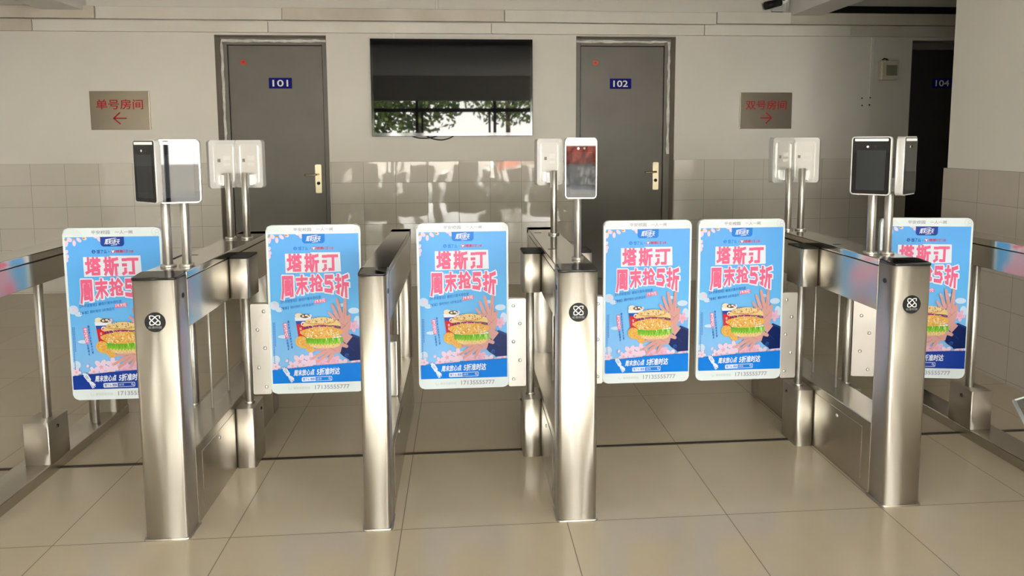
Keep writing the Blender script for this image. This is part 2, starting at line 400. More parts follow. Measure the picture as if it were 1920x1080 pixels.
yl1 = door('door_1', D1, 1, [(D1[0]+.022, .9), (D1[0]+.022, 2.46), (D1[1]-.03, 2.462)])
yl2 = door('door_2', D2, 1, [(D2[0]+.02, 2.472), (D2[1]-.025, 2.472), (D2[1]-.025, 1.32)])
yl3 = door('door_3', D3, 0, None, mat('darker_door_leaf', (.035, .033, .03), .5))  # leaf in a darker tone than the other two doors
def number_plate(s, x, z, y, label):
    t = thing('door_number_plate', (x, y, z), label, 'number plate', 'blue door number plates')
    bm = new(); prism(bm, rrect(.225, .105, .005, 3), XZ, -.004, 0); obj('plate', bm, BLUEPLATE, t)
    bm = new(); lettering(bm, s, lambda u, v: (-.075+.15*u, -.0046, -.032+.064*v), 0, .012); flat_obj('numerals', bm, WHITEINK, t)
K = (WALL_Y + DEPTH - .04)/WALL_Y
number_plate('101', -1.75*K, CAM_H+(2.034-CAM_H)*K, yl1, 'blue plate reading 101 on the grey door')
number_plate('102', 1.616*K, CAM_H+(2.034-CAM_H)*K, yl2, 'blue plate reading 102 on the grey door')
number_plate('104', 5.04*K, CAM_H+(2.045-CAM_H)*K, yl3, 'dim blue plate reading 104 on the dark door')
def sticker(x, z, y, label):
    bm = new(); pts = [((.028+.008*math.sin(3*a+x))*math.cos(a), (.03+.008*math.cos(2*a))*math.sin(a)) for a in [2*PI*k/14 for k in range(14)]]
    prism(bm, pts, XZ, -.001, 0); o = obj('sticker', bm, ORANGE); o.location = (x, y, z)
    tag(o, label, 'sticker', 'small orange stickers on the doors')
    bm = new(); prism(bm, [(.45*a, .4*b+.004) for a, b in pts], XZ, -.0015, -.0008); obj('sticker_print', bm, REDINK, o)
sticker(-2.094*K, CAM_H+(2.234-CAM_H)*K, yl1, 'small orange sticker on the upper left of door 101')
sticker(1.355*K, CAM_H+(2.24-CAM_H)*K, yl2, 'small red orange sticker on the upper left of door 102')

# wall signs of steel plate
def wall_sign(x, z, s, arrow, label):
    t = thing('direction_sign', (x, WALL_Y, z), label, 'sign', 'steel room direction signs')
    W, H = .55, .37
    bm = new(); box(bm, -W/2, W/2, -.018, 0, -H/2, H/2, .003); obj('sign_plate', bm, SIGNSTEEL, t)
    bm = new(); lettering(bm, s, lambda u, v: (-.215+.43*u, -.0186, .012+.092*v), 0, .004); flat_obj('lettering', bm, REDINK, t)
    bm = new(); fn = lambda a, b: (arrow*a, -.0186, -.075+b)
    stroke(bm, [(-.06, 0), (.06, 0)], .013, fn, round_ends=False); stroke(bm, [(.005, .052), (.06, 0), (.005, -.052)], .013, fn)
    flat_obj('arrow', bm, REDINK, t)
wall_sign(-3.262, 1.772, '单号房间', -1, 'steel wall sign with red characters and an arrow pointing left')
wall_sign(3.135, 1.762, '双号房间', 1, 'steel wall sign with red characters and an arrow pointing right')

# television
t = thing('television', (-.078, WALL_Y, 1.985), 'large black flat television on the wall between the two grey doors', 'television')
TW, TH = 1.585, .945
bm = new(); box(bm, -.62, .62, -.045, 0, -.36, .36, .005); obj('back_housing', bm, BLACK, t)
bm = new(); box(bm, -TW/2, TW/2, -.075, -.04, -TH/2, TH/2, .004); obj('bezel', bm, BLACKGLOSS, t)
bm = new(); box(bm, -TW/2+.025, TW/2-.025, -.0765, -.07, -TH/2+.035, TH/2-.025); obj('screen', bm, GLASS_BLACK, t)
for pts in ([(-.42, -.03, -.46), (-.36, -.03, -.50), (-.25, -.03, -.505), (-.13, -.03, -.46)], [(-.28, -.035, -.46), (-.18, -.035, -.52), (-.08, -.035, -.53), (.02, -.035, -.46)]):
    bm = new(); q = []
    P = [Vector(p) for p in pts]
    for i in range(13):
        u = i/12; q.append(P[0]*(1-u)**3 + P[1]*3*u*(1-u)**2 + P[2]*3*u*u*(1-u) + P[3]*u**3)
    tube(bm, q, .006); obj('cable', bm, BLACK, t)

# switch box on the dim wall
t = thing('switch_box', (4.42, WALL_Y, 2.172), 'cream switch box with olive window on the dim wall beside door 104', 'switch box')
bm = new(); box(bm, -.092, .092, -.07, 0, -.1, .1, .008); obj('casing', bm, CREAM, t)
bm = new(); box(bm, -.045, .07, -.078, -.07, -.055, .05, .003); obj('window', bm, OLIVE, t)
bm = new(); tube(bm, [(-.07, -.03, .1), (-.05, -.035, .12), (-.02, -.03, .115), (0, -.03, .098)], .008); obj('cable_gland', bm, BLACK, t)
for i, (dx, dz) in enumerate(((-.05, .04), (.04, .045), (-.045, -.035), (.035, -.03))):
    bm = new(); dome(bm, (0, 0, 0), .008, (0, -1, 0)); o = obj('screw', bm, BLACK, loc=(4.22+dx, WALL_Y, 1.85+dz))
    tag(o, 'small dark wall screw below the end of the conduit', 'screw', 'screws below the conduit')
# security camera above the trunking
t = thing('security_camera', (3.19, WALL_Y, 2.755), 'small white security camera above the wall trunking beside the beam', 'camera')
bm = new(); box(bm, -.03, .10, -.04, 0, 0, .26, .006); obj('mount', bm, SILVER, t)
bm = new(); cyl(bm, (.03, -.03, .07), (-.02, -.10, .07), .018); cyl(bm, (-.13, -.10, .045), (.03, -.085, .085), .04, .036); obj('camera_barrel', bm, BLACK, t)
bm = new(); prism(bm, rrect(.17, .11, .045), shift(XZ, .02, 0, .122), -.10, -.03, 0, .008); hd = obj('camera_head', bm, LIGHTBAR, t)
for dx in (-.02, .055):
    bm = new(); cyl(bm, (dx, -.112, .122), (dx, -.098, .122), .026); obj('lens', bm, BLACKGLOSS, hd)
bm = new(); tube(bm, [(.09, -.05, .15), (.125, -.05, .13), (.13, -.05, .05), (.125, -.05, -.005)], .008); obj('cable', bm, SILVER, t)

# ------------------------------------------------------------------ turnstile cabinets
YF, YB, YM = 2.48, 3.735, 3.107
TOP = .985
LW = .775; LZ = .305                       # window between lower box and upper beam
def emblem(parent, x, z):
    bm = new(); prism(bm, [(.036*math.cos(2*PI*k/40), .036*math.sin(2*PI*k/40)) for k in range(40)], shift(XZ, x, 0, z), YF-.0025, YF)
    e = obj('emblem', bm, BLACK, parent)
    bm = new(); fn = lambda a, b: (x+a*.0175, YF-.0028, z+.007+b*.0165)
    stroke(bm, [(.95, .45), (1, .95), (.85, 1), (.45, 1), (.2, .85), (-.65, 0), (-1, -.35), (-1, -.85), (-.85, -1), (-.4, -1), (0, -.7), (.65, 0)], .2, fn)
    stroke(bm, [(.65, 0), (1, -.35), (1, -.85), (.85, -1), (.4, -1), (0, -.7), (-.65, 0), (-1, .4), (-1, .9), (-.85, 1), (-.4, 1), (0, .75), (.65, 0)], .2, fn)
    flat_obj('emblem_mark', bm, WHITEINK, e)
    bm = new(); lettering(bm, '松来科技', lambda u, v: (x-.0235+.047*u, YF-.0028, z-.0235+.0095*v)); flat_obj('emblem_lettering', bm, mat('dim_white_ink', (.3, .3, .3), .6), e)
def column(bm, x0, x1, y0, y1, z0, z1, r=.017):
    prism(bm, rrect(x1-x0, y1-y0, r, 5), shift(XY, (x0+x1)/2, (y0+y1)/2, 0), z0, z1)
def hinge(parent, face, sgn, z_base0=0.0, inner=False):
    """motor head, post and foot box on one side; face is the cabinet side, sgn points into the lane."""
    xa, xb = sorted((face, face+sgn*.083)); xc = face+sgn*.043
    bm = new(); column(bm, xa, xb, YM-.077, YM+.077, LW, .952, .012); h = obj('hinge_head', bm, STEEL, parent)
    bm = new(); column(bm, xa, xb, YM-.075, YM+.075, .952, .959, .012); obj('hinge_cap', bm, BLACK, h)
    bm = new(); column(bm, xa, xb, YM-.077, YM+.077, z_base0, .275, .012); b = obj('hinge_base', bm, STEEL, parent)
    bm = new(); dome(bm, (xb if sgn > 0 else xa, YM+.03, .235), .008, (sgn, 0, 0)); obj('sensor', bm, DARKHOLE, b)
    bm = new(); cyl(bm, (xc, YM, .275), (xc, YM, LW), .0175, n=24)
    cyl(bm, (xc, YM, .275), (xc, YM, .285), .022); cyl(bm, (xc, YM, LW-.012), (xc, YM, LW), .021)
    obj('hinge_post', bm, TUBE, parent)
def turnstile(x0, x1, label, hinges=(), logo=False, slim=False):
    t = thing('turnstile', ((x0+x1)/2, YM, 0), label, 'turnstile', 'stainless steel turnstiles in a row')
    ox, oy = (x0+x1)/2, YM
    parts_before = set(bpy.data.objects)
    bm = new(); column(bm, x0, x1, YF, YF+.11, .006, TOP-.012, .016); c = obj('front_column', bm, STEEL, t)
    bm = new(); column(bm, x0-.006, x1+.006, YF-.006, YF+.118, 0, .007, .016); obj('foot_plate', bm, STEEL, c)
    bm = new(); column(bm, x0-.001, x1+.001, YF-.003, YF+.10, TOP-.012, TOP+.003, .016)
    for v in bm.verts:
        if v.co.z > TOP and v.co.y < YF+.02: v.co.z -= .006
    obj('black_top_cap', bm, BLACKGLOSS, t)
    bm = new(); column(bm, x0, x1, YB-.11, YB, .006, TOP, .016); obj('rear_column', bm, STEEL, t)
    bm = new(); box(bm, x0, x1, YF+.10, YB-.09, LW, .955, .003); obj('upper_beam', bm, SIDE, t)
    bm = new(); box(bm, x0, x1, YF+.10, YB-.01, .958, TOP, .003); lid = obj('top_lid', bm, STEEL_TOP, t)
    bm = new(); box(bm, x0, x1, YF+.10, YB-.10, 0, LZ, .003); lb = obj('lower_box', bm, SIDE, t)
    for s, x in ((-1, x0), (1, x1)):
        bm = new(); box(bm, min(x, x+s*.002), max(x, x+s*.002), YF+.16, YM-.09, .04, LZ-.04, .0008, 1); sp_ = obj('service_panel', bm, SIDE, lb)
        bm = new(); dome(bm, (x+s*.002, YM-.28, .235), .008, (s, 0, 0)); obj('panel_lock', bm, TUBE, lb)
        bm = new(); cyl(bm, (x-s*.004, YF+.055, .905), (x+s*.002, YF+.055, .905), .0095); obj('sensor', bm, DARKHOLE, c)
    for y in ((YM-.30, YM+.30) if slim else (YM-.125, YM+.085)):
        bm = new(); cyl(bm, (ox, y, LZ), (ox, y, LW), .005 if not slim else .012); obj('window_post', bm, TUBE, t)
    if slim:
        bm = new(); box(bm, ox-.03, ox+.03, YM-.06, YM+.06, LZ, .56, .005); obj('sensor_box', bm, STEEL, t)
    for y in ((YF+.47, YB-.24) if not slim else ()):
        bm = new(); cyl(bm, (ox+.05, y, TOP-.001), (ox+.05, y, TOP+.001), .02) if False else box(bm, ox-.055, ox-.02, y, y+.012, TOP-.002, TOP+.0006)
        obj('card_slot', bm, BLACK, lid)
    for sgn in hinges: hinge(t, x1 if sgn > 0 else x0, sgn)
    if logo: emblem(t, ox, .821)
    for o in [o for o in bpy.data.objects if o not in parts_before and o.parent == t]:
        o.matrix_parent_inverse = Matrix.Translation((-ox, -oy, 0))
    return t
BX, CX_, DX, EX = (-1.176, -1.02), (-.381, -.279), (.355, .505), (1.66, 1.814)
turnstile(*BX, 'left turnstile with a round black emblem and four terminals on its top', (-1, 1), True)
turnstile(*CX_, 'slim turnstile without emblem or terminals, mirror bright front and black top', (), False, True)
turnstile(*DX, 'bright turnstile with a round black emblem and only two terminals on its top', (-1, 1), True)
turnstile(*EX, 'right turnstile with a round black emblem and four terminals on its top', (-1, 1), True)
def rail_turnstile(xf, sgn, label):
    """outer turnstile: open frame of posts between a plinth and an upper beam; xf is the face towards the lane."""
    xo = xf - sgn*.155; xa, xb = sorted((xf, xo)); xc = xf - sgn*.05
    t = thing('turnstile', ((xa+xb)/2, YM, 0), label, 'turnstile', 'stainless steel turnstiles in a row')
    before = set(bpy.data.objects)
    bm = new(); box(bm, xa, xb, YF, YB, 0, .05, .004); obj('plinth', bm, SIDE, t)
    bm = new(); box(bm, xa, xb, YF+.02, YB-.02, .855, .957, .003); obj('upper_beam', bm, SIDE, t)
    bm = new(); box(bm, xa, xb, YF+.02, YB-.02, .96, TOP+.008, .003); obj('top_lid', bm, STEEL_TOP, t)
    for y0, y1, nm in ((YF, YF+.11, 'front_column'), (YB-.11, YB, 'rear_column')):
        bm = new(); column(bm, xa, xb, y0, y1, .05, TOP+.006, .016); obj(nm, bm, STEEL, t)
    for y in (YM-.395, YM+.395):
        bm = new(); cyl(bm, (xc, y, .05), (xc, y, .855), .0175, n=24); obj('frame_post', bm, TUBE, t)
    ba, bb = sorted((xf - sgn*.003, xf - sgn*.112))
    bm = new(); column(bm, ba, bb, YM-.077, YM+.077, .05, .24, .006); b = obj('hinge_base', bm, STEEL, t)
    bm = new(); dome(bm, (xf-sgn*.003, YM-.01, .2), .009, (sgn, 0, 0)); obj('sensor', bm, DARKHOLE, b)
    bm = new(); cyl(bm, (xc, YM, .24), (xc, YM, .855), .0185, n=24); obj('hinge_post', bm, TUBE, t)
    for o in [o for o in bpy.data.objects if o not in before and o.parent == t]:
        o.matrix_parent_inverse = Matrix.Translation((-(xa+xb)/2, -YM, 0))
rail_turnstile(-1.815, 1, 'leftmost turnstile, open steel rail frame cut off by the photo edge')
rail_turnstile(2.45, -1, 'rightmost turnstile, open steel rail frame cut off by the photo edge')

# ------------------------------------------------------------------ the poster printed once, shared by every gate
PW, PH = .398, .683                       # poster size; artboard is 545 x 875 units
INKS = {}
def poster_mat(name, rgb, e=.45):
    c = tuple(k*q for k, q in zip((.63, .66, .74), srgb(*rgb))); m = mat('poster_'+name, c, .3, spec=.2); n_, l_, p_ = nodes(m)
    p_.inputs['Emission Color'].default_value = (*c, 1); p_.inputs['Emission Strength'].default_value = e
    return m
EM = 0.0
SKYM = poster_mat('sky', (130, 198, 250), EM)
n_, l_, p_ = nodes(SKYM)
tc = n_.new('ShaderNodeTexCoord'); sp_ = n_.new('ShaderNodeSeparateXYZ'); l_.new(tc.outputs['Object'], sp_.inputs[0])
mr = n_.new('ShaderNodeMapRange'); mr.inputs['From Min'].default_value = 0; mr.inputs['From Max'].default_value = -PH
l_.new(sp_.outputs['Z'], mr.inputs['Value'])
no = n_.new('ShaderNodeTexNoise'); no.inputs['Scale'].default_value = 7; no.inputs['Detail'].default_value = 4; l_.new(tc.outputs['Object'], no.inputs['Vector'])
ad = n_.new('ShaderNodeMath'); ad.operation = 'MULTIPLY_ADD'; l_.new(no.outputs['Fac'], ad.inputs[0]); ad.inputs[1].default_value = .25; l_.new(mr.outputs[0], ad.inputs[2])
cr = n_.new('ShaderNodeValToRGB'); cr.color_ramp.elements[0].color = (*[k*q for k, q in zip((.56, .61, .72), srgb(108, 190, 255))], 1); cr.color_ramp.elements[0].position = .1
cr.color_ramp.elements[1].color = (*[k*q for k, q in zip((.56, .61, .72), srgb(158, 214, 255))], 1); cr.color_ramp.elements[1].position = 1.0
e_ = cr.color_ramp.elements.new(.55); e_.color = (*[k*q for k, q in zip((.56, .61, .72), srgb(114, 202, 255))], 1)
l_.new(ad.outputs[0], cr.inputs[0]); l_.new(cr.outputs[0], p_.inputs['Base Color']); l_.new(cr.outputs[0], p_.inputs['Emission Color'])
PAL = dict(blue=(0, 134, 232), navy=(4, 32, 96), pink=(255, 112, 150), white=(245, 248, 252), red=(225, 30, 38), petal=(250, 218, 232), petal2=(240, 178, 205),
           stamen=(214, 160, 40), skin=(226, 168, 158), skin2=(200, 130, 124), text=(8, 95, 195), bun=(246, 208, 140), bun2=(226, 170, 92), chick=(244, 186, 84), chick2=(220, 146, 54),
           green=(146, 210, 56), green2=(92, 166, 34), purple=(130, 30, 110), cream=(244, 234, 200), cupred=(216, 40, 48), cupblue=(40, 80, 170), black=(30, 24, 24), brown=(120, 84, 50),
           cloud=(214, 234, 248), navy2=(28, 62, 130), ebl=(30, 110, 210), pinkp=(246, 190, 212))
PNAMES = list(PAL); PIDX = {k: i+1 for i, k in enumerate(PNAMES)}
PMATS = [SKYM] + [poster_mat(k, PAL[k], EM) for k in PNAMES]
bm = new(); LAY = [0]
def art(X, Y): return (X/545*PW, -LAY[0]*.00012, -Y/875*PH)
def up(k=1): LAY[0] += k
def poly(pts, c):
    LAY[0] += .006
    bm.faces.new([bm.verts.new(art(*p)) for p in pts]).material_index = PIDX.get(c, 0)
def ell(x, y, rx, ry, c, rot=0, n=18, a0=0, a1=2*PI):
    q = []
    full = abs(a1-a0-2*PI) < 1e-6
    for k in range(n if full else n+1):
        a = a0+(a1-a0)*k/n; dx, dy = rx*math.cos(a), ry*math.sin(a)
        q.append((x+dx*math.cos(rot)-dy*math.sin(rot), y+dx*math.sin(rot)+dy*math.cos(rot)))
    poly(q, c)
def txt(s, x0, y0, x1, y1, c, bold=0, rise=0, ital=0):
    lettering(bm, s, lambda u, v: art(x0+(x1-x0)*u+ital*v, y1+(y0-y1)*v-rise*u), PIDX[c], bold)
def vtxt(s, x, y0, y1, wdt, c, bold=0, lean=0):
    st = (y1-y0)/len(s)
    for i, ch in enumerate(s):
        xx = x+lean*i*st
        lettering(bm, ch, lambda u, v: art(xx+wdt*u, y0+i*st+st*.85*(1-v)), PIDX[c], bold)
def limb(p, q, r0, r1, c):
    L = math.hypot(q[0]-p[0], q[1]-p[1]); a = math.atan2(q[1]-p[1], q[0]-p[0]); pts = []
    for k in range(9): b = a+PI/2+PI*k/8; pts.append((p[0]+r0*math.cos(b), p[1]+r0*math.sin(b)))
    for k in range(9): b = a-PI/2+PI*k/8; pts.append((q[0]+r1*math.cos(b), q[1]+r1*math.sin(b)))
    poly(pts, c)
def flower(x, y, r, rot=0, c='petal', clipy=None):
    for k in range(5):
        a = rot+2*PI*k/5; ell(x+r*.6*math.cos(a), y+r*.6*math.sin(a), r*.5, r*.34, c, a, 12)
    up(); ell(x, y, r*.2, r*.2, 'petal2', 0, 10); up()
    for k in range(5):
        a = rot+.6+2*PI*k/5; ell(x+r*.25*math.cos(a), y+r*.25*math.sin(a), r*.05, r*.05, 'stamen', 0, 6)
rnd = random.Random(3)
poly([(0, 0), (545, 0), (545, 875), (0, 875)], 'sky'); up()
for x, y, rx, ry in ((22, 415, 30, 26), (50, 440, 22, 14), (505, 455, 34, 18), (525, 520, 22, 34), (70, 600, 34, 10), (20, 735, 24, 24), (430, 420, 24, 10)): ell(x, y, rx, ry, 'cloud')
up()
def petal_cut(x, y, rx, ry, rot, c='petal'):
    """petal clipped at the poster's top and left edge."""
    q = []
    for k in range(16):
        a = 2*PI*k/16; dx, dy = rx*math.cos(a), ry*math.sin(a)
        q.append((max(0, x+dx*math.cos(rot)-dy*math.sin(rot)), max(0, y+dx*math.sin(rot)+dy*math.cos(rot))))
    poly(q, c)
for x, y, rx, ry, r in ((52, 34, 10, 17, 0), (26, 14, 16, 12, .5), (80, 16, 17, 10, .7), (8, 34, 10, 20, .2), (112, 8, 14, 9, .2), (196, 12, 10, 15, -.4), (180, 3, 16, 6, .2), (6, 82, 8, 12, .3), (8, 108, 10, 12, 0), (4, 130, 8, 12, .2)): petal_cut(x, y, rx, ry, r)
up()
for x, y in ((52, 9), (5, 10), (108, 3)): ell(x, y+4, 9, 5, 'stamen', 0, 10)
up()
poly([(203, 0), (340, 0), (340, 40), (336, 49), (326, 55), (217, 55), (207, 49), (203, 40)], 'blue'); up()
txt('周末5折天', 226, 13, 312, 43, 'white', .006, 0, 6); poly([(232, 14), (290, 6), (300, 8), (240, 17)], 'white'); poly([(262, 47), (300, 44), (300, 47), (264, 50)], 'white'); up()
# the two small wordmarks
def ring(x, y, r, wd, c, a0=.4, a1=2*PI-.2):
    q = [(x+r*math.cos(a0+(a1-a0)*k/16), y+r*math.sin(a0+(a1-a0)*k/16)) for k in range(17)]
    for (p0, p1), (q0, q1) in zip(q, q[1:]): limb((p0, p1), (q0, q1), wd/2, wd/2, c)
ring(160, 83, 8.5, 4, 'blue'); limb((154, 84), (168, 80), 2, 2, 'blue'); ell(171, 84, 2.4, 2.4, 'blue')
txt('饿了么', 178, 73, 238, 94, 'blue', .006); ell(250, 84, 2.6, 2.6, 'blue')
ell(272, 84, 11, 10, 'red'); up()
poly([(264, 80), (268, 76), (272, 80), (276, 76), (280, 80), (278, 86), (266, 86)], 'white'); ell(272, 89, 5, 2.5, 'white'); up()
txt('塔斯汀', 287, 75, 360, 92, 'red', .008); txt('汉堡', 364, 77, 391, 91, 'red', .004)
# heavy two-line headline
poly([(97, 113), (250, 113), (252, 108), (430, 109), (434, 222), (300, 226), (298, 224), (98, 226)], 'white')
HAND = [[(0, .22), (.38, .22)], [(.2, 0), (.2, .92)], [(.2, .92), (.06, .9)], [(0, .64), (.38, .52)]]
AXE = [[(.97, .06), (.62, .13)], [(.62, .08), (.62, .6)], [(.62, .58), (.52, 1)], [(.62, .43), (1, .43)], [(.84, .43), (.84, 1)]]
BLOCK = {                                   # heavy display characters, one list of strokes each
    '塔': [[(.17, 0), (.17, .78)], [(0, .31), (.34, .31)], [(0, .88), (.36, .72)], [(.36, .13), (1, .13)], [(.54, 0), (.54, .26)], [(.82, 0), (.82, .26)],
          [(.68, .25), (.40, .50)], [(.68, .25), (.98, .50)], [(.52, .56), (.84, .56)], [(.46, .71), (.92, .71)], [(.46, .94), (.92, .94)], [(.46, .71), (.46, .94)], [(.92, .71), (.92, .94)]],
    '斯': [[(0, .19), (.52, .19)], [(.12, 0), (.12, .70)], [(.41, 0), (.41, .70)], [(.12, .44), (.41, .44)], [(0, .70), (.53, .70)], [(.16, .76), (.04, .98)], [(.36, .76), (.48, .98)]] + AXE,
    '汀': [[(.05, .12), (.24, .12)], [(.05, .43), (.24, .43)], [(.2, .66), (.2, .86)], [(.22, .84), (.05, .96)], [(.38, .1), (1, .1)], [(.72, .1), (.72, .92)], [(.72, .92), (.46, .92)]],
    '周': [[(.12, .07), (.12, .68)], [(.13, .6), (.02, .98)], [(.12, .08), (.92, .08)], [(.9, .08), (.9, .93)], [(.9, .93), (.76, .93)], [(.32, .28), (.72, .28)], [(.52, .18), (.52, .46)], [(.3, .46), (.74, .46)],
          [(.34, .64), (.70, .64)], [(.34, .84), (.70, .84)], [(.34, .64), (.34, .84)], [(.70, .64), (.70, .84)]],
    '末': [[(.04, .19), (.96, .19)], [(.1, .44), (.9, .44)], [(.5, 0), (.5, 1)], [(.42, .5), (.04, .9)], [(.58, .5), (.96, .9)]],
    '抢': HAND + [[(.68, 0), (.44, .36)], [(.68, 0), (1, .34)], [(.54, .46), (.86, .46)], [(.86, .46), (.86, .66)], [(.86, .68), (.74, .68)], [(.54, .46), (.54, .9)], [(.54, .91), (.97, .91)], [(.97, .91), (.97, .78)]],
    '5': [[(.95, .09), (.12, .09)], [(.16, .09), (.12, .46)], [(.12, .46), (.62, .42)], [(.6, .42), (.86, .52)], [(.84, .5), (.92, .74)], [(.92, .7), (.76, .9)], [(.8, .91), (.05, .92)]],
    '折': HAND + [[(.97, .05), (.58, .14)], [(.58, .1), (.58, .6)], [(.58, .58), (.46, 1)], [(.58, .43), (1, .43)], [(.82, .43), (.82, 1)]]}
def block(ch, f, wd, c):
    for (x0, y0), (x1, y1) in BLOCK[ch]:
        L = math.hypot(x1-x0, y1-y0); ux, uy = (x1-x0)/L, (y1-y0)/L; e = wd*.38; nx, ny = -uy*wd/2, ux*wd/2
        a0, b0, a1, b1 = x0-ux*e, y0-uy*e, x1+ux*e, y1+uy*e
        poly([f(*p) for p in ((a0+nx, b0+ny), (a0-nx, b0-ny), (a1-nx, b1-ny), (a1+nx, b1+ny))], c)
def heads(dx, dy, c, wd):
    for ch, x0, x1 in (('塔', 107, 198), ('斯', 213, 303), ('汀', 316, 418)):
        block(ch, lambda u, v: (x0+6+(x1-x0-12)*u+dx, 120+96*v+dy), wd, c)
def bottom(x):
    P = ((55, 384), (145, 368), (190, 354), (280, 343), (340, 344), (400, 358), (490, 384))
    for (a, p), (b, q) in zip(P, P[1:]):
        if x <= b: return p+(q-p)*max(0, (x-a)/(b-a))
    return P[-1][1]
def heads2(dx, dy, c, wd):
    for ch, x0, x1 in (('周', 66, 148), ('末', 154, 234), ('抢', 239, 320), ('5', 326, 388), ('折', 395, 480)):
        def f(u, v):
            X = x0+6+(x1-x0-12)*u; return (X+dx, 243+(bottom(X)-7-243)*v+dy)
        block(ch, f, wd*(1.35 if ch == '5' else 1), c)
up(); heads2(0, 0, 'white', .30); up(); heads2(7, 3, 'white', .26); up(2); heads(0, 0, 'pink', .182); heads2(0, 0, 'pink', .185); up(2)
txt('【开学提堂班】最低只需半周吃堡', 62, 386, 306, 404, 'text', 0, 26)
txt('【新客】限时特价 5折商品仅', 64, 426, 262, 443, 'text', 0, 24)
poly([(264, 388), (334, 377), (339, 400), (268, 410)], 'pink'); up()
txt('19.9元', 271, 386, 332, 405, 'white', .01, 6); up()
# fine print down the left edge and the coupon column
for k in range(26):
    for j in range(2 if k < 15 else 1): poly([(10+j*9, 515+k*9.6), (14+j*9, 515+k*9.6), (14+j*9, 521+k*9.6), (10+j*9, 521+k*9.6)], 'text')
poly([(70, 520), (93, 516), (104, 606), (82, 612)], 'pink'); up()
vtxt('满40减20元', 74, 522, 606, 18, 'white', .02, .12); vtxt('周末放心点外卖半价堡', 98, 506, 672, 11, 'text', .012, .11); vtxt('仅限周末', 88, 616, 682, 11, 'text', .012, .1); up()
# blossoms along the bottom
for x, y, r, ro in ((165, 750, 44, .2), (235, 735, 40, .9), (120, 775, 30, .4), (300, 770, 44, .1), (370, 750, 42, .7), (430, 775, 38, .3), (215, 785, 36, .6), (500, 545, 34, .2), (515, 760, 34, .5), (20, 775, 26, .1), (470, 790, 30, .9)):
    flower(x, y, r, ro, 'petal' if rnd.random() < .6 else 'pinkp'); up()
for x, y, a in ((88, 740, .6), (32, 413, -.9), (240, 478, .4)): ell(x, y, 8 if y > 700 else 9, 15 if y > 400 and y < 430 else 10, 'petal', a, 12)
up()
# sleeves, upper hand
poly([(432, 650), (462, 622), (490, 590), (545, 612), (545, 748), (472, 752), (440, 705)], 'navy'); up()
poly([(482, 600), (490, 590), (545, 612), (545, 626)], 'navy2'); limb((446, 640), (500, 690), 2, 2, 'navy2'); up()
poly([(430, 500), (478, 505), (484, 545), (468, 590), (494, 606), (455, 652), (428, 622), (425, 580), (405, 535)], 'skin')
ell(446, 530, 38, 56, 'skin', .1)
for p, q, a, b in (((392, 508), (353, 460), 11, 7), ((406, 492), (374, 416), 12, 8), ((428, 478), (405, 388), 13, 9), ((450, 484), (455, 388), 13, 9), ((468, 545), (478, 482), 15, 9)): limb(p, q, a, b, 'skin')
up()
for p, q in (((415, 520), (455, 545)), ((430, 560), (470, 520)), ((404, 498), (386, 478)), ((423, 492), (414, 450)), ((447, 500), (451, 440))): limb(p, q, 1.3, 1, 'skin2')
up()
# lower hand, palm up under the burger, fingers pointing down-left
poly([(402, 690), (428, 645), (470, 690), (520, 700), (470, 745), (432, 722)], 'navy'); up()
ell(376, 672, 52, 36, 'skin', -.5); limb((410, 645), (456, 664), 15, 10, 'skin'); poly([(395, 640), (432, 650), (418, 700), (380, 706)], 'skin')
for p, q, a, b in (((322, 672), (250, 683), 11, 6), ((322, 690), (248, 732), 12, 7), ((342, 702), (271, 753), 12, 7), ((372, 700), (340, 753), 12, 8)): limb(p, q, a, b, 'skin')
up()
for p, q in (((330, 682), (300, 688)), ((338, 696), (310, 716)), ((360, 704), (340, 728)), ((350, 670), (392, 690))): limb(p, q, 1.3, 1, 'skin2')
ring(457, 718, 10, 3, 'ebl'); limb((450, 719), (466, 714), 1.6, 1.6, 'ebl'); up()
# drink cup
poly([(150, 500), (240, 500), (224, 610), (164, 610)], 'cupred'); up(); poly([(150, 502), (240, 502), (237, 526), (154, 526)], 'cupblue'); poly([(145, 484), (243, 484), (240, 506), (148, 506)], 'white'); up()
ell(170, 474, 23, 15, 'cream'); ell(208, 478, 30, 12, 'brown'); up(); ell(196, 478, 7, 6, 'cream'); ell(216, 474, 8, 5, 'white'); ell(228, 480, 6, 5, 'cream')
ell(196, 524, 14, 13, 'white'); up(); ell(196, 526, 9, 8, 'red'); txt('塔', 172, 545, 186, 562, 'white'); txt('斯', 174, 566, 187, 582, 'white'); up()
# fried piece, burger
def bumpy(x, y, rx, ry, c, amp, n, rot=0):
    q = []
    for k in range(n):
        a = 2*PI*k/n; s = 1+amp*rnd.uniform(-1, 1); dx, dy = rx*s*math.cos(a), ry*s*math.sin(a)
        q.append((x+dx*math.cos(rot)-dy*math.sin(rot), y+dx*math.sin(rot)+dy*math.cos(rot)))
    poly(q, c)
def crumbs(x, y, rx, ry, cs, k, rot=0, sz=5):
    for _ in range(k):
        a, r = rnd.uniform(0, 2*PI), math.sqrt(rnd.random())*.93; dx, dy = rx*r*math.cos(a), ry*r*math.sin(a)
        ell(x+dx*math.cos(rot)-dy*math.sin(rot), y+dx*math.sin(rot)+dy*math.cos(rot), rnd.uniform(.5, 1)*sz, rnd.uniform(.4, .8)*sz, rnd.choice(cs), rnd.uniform(0, 3), 7)
bumpy(186, 632, 42, 34, 'chick', .06, 30, .3); bumpy(228, 666, 34, 22, 'chick', .08, 24, .8); up()
crumbs(186, 632, 38, 30, ('chick2', 'bun', 'bun2'), 60, .3, 4); crumbs(228, 664, 30, 18, ('chick2', 'bun', 'bun2'), 36, .8, 4); up(2)
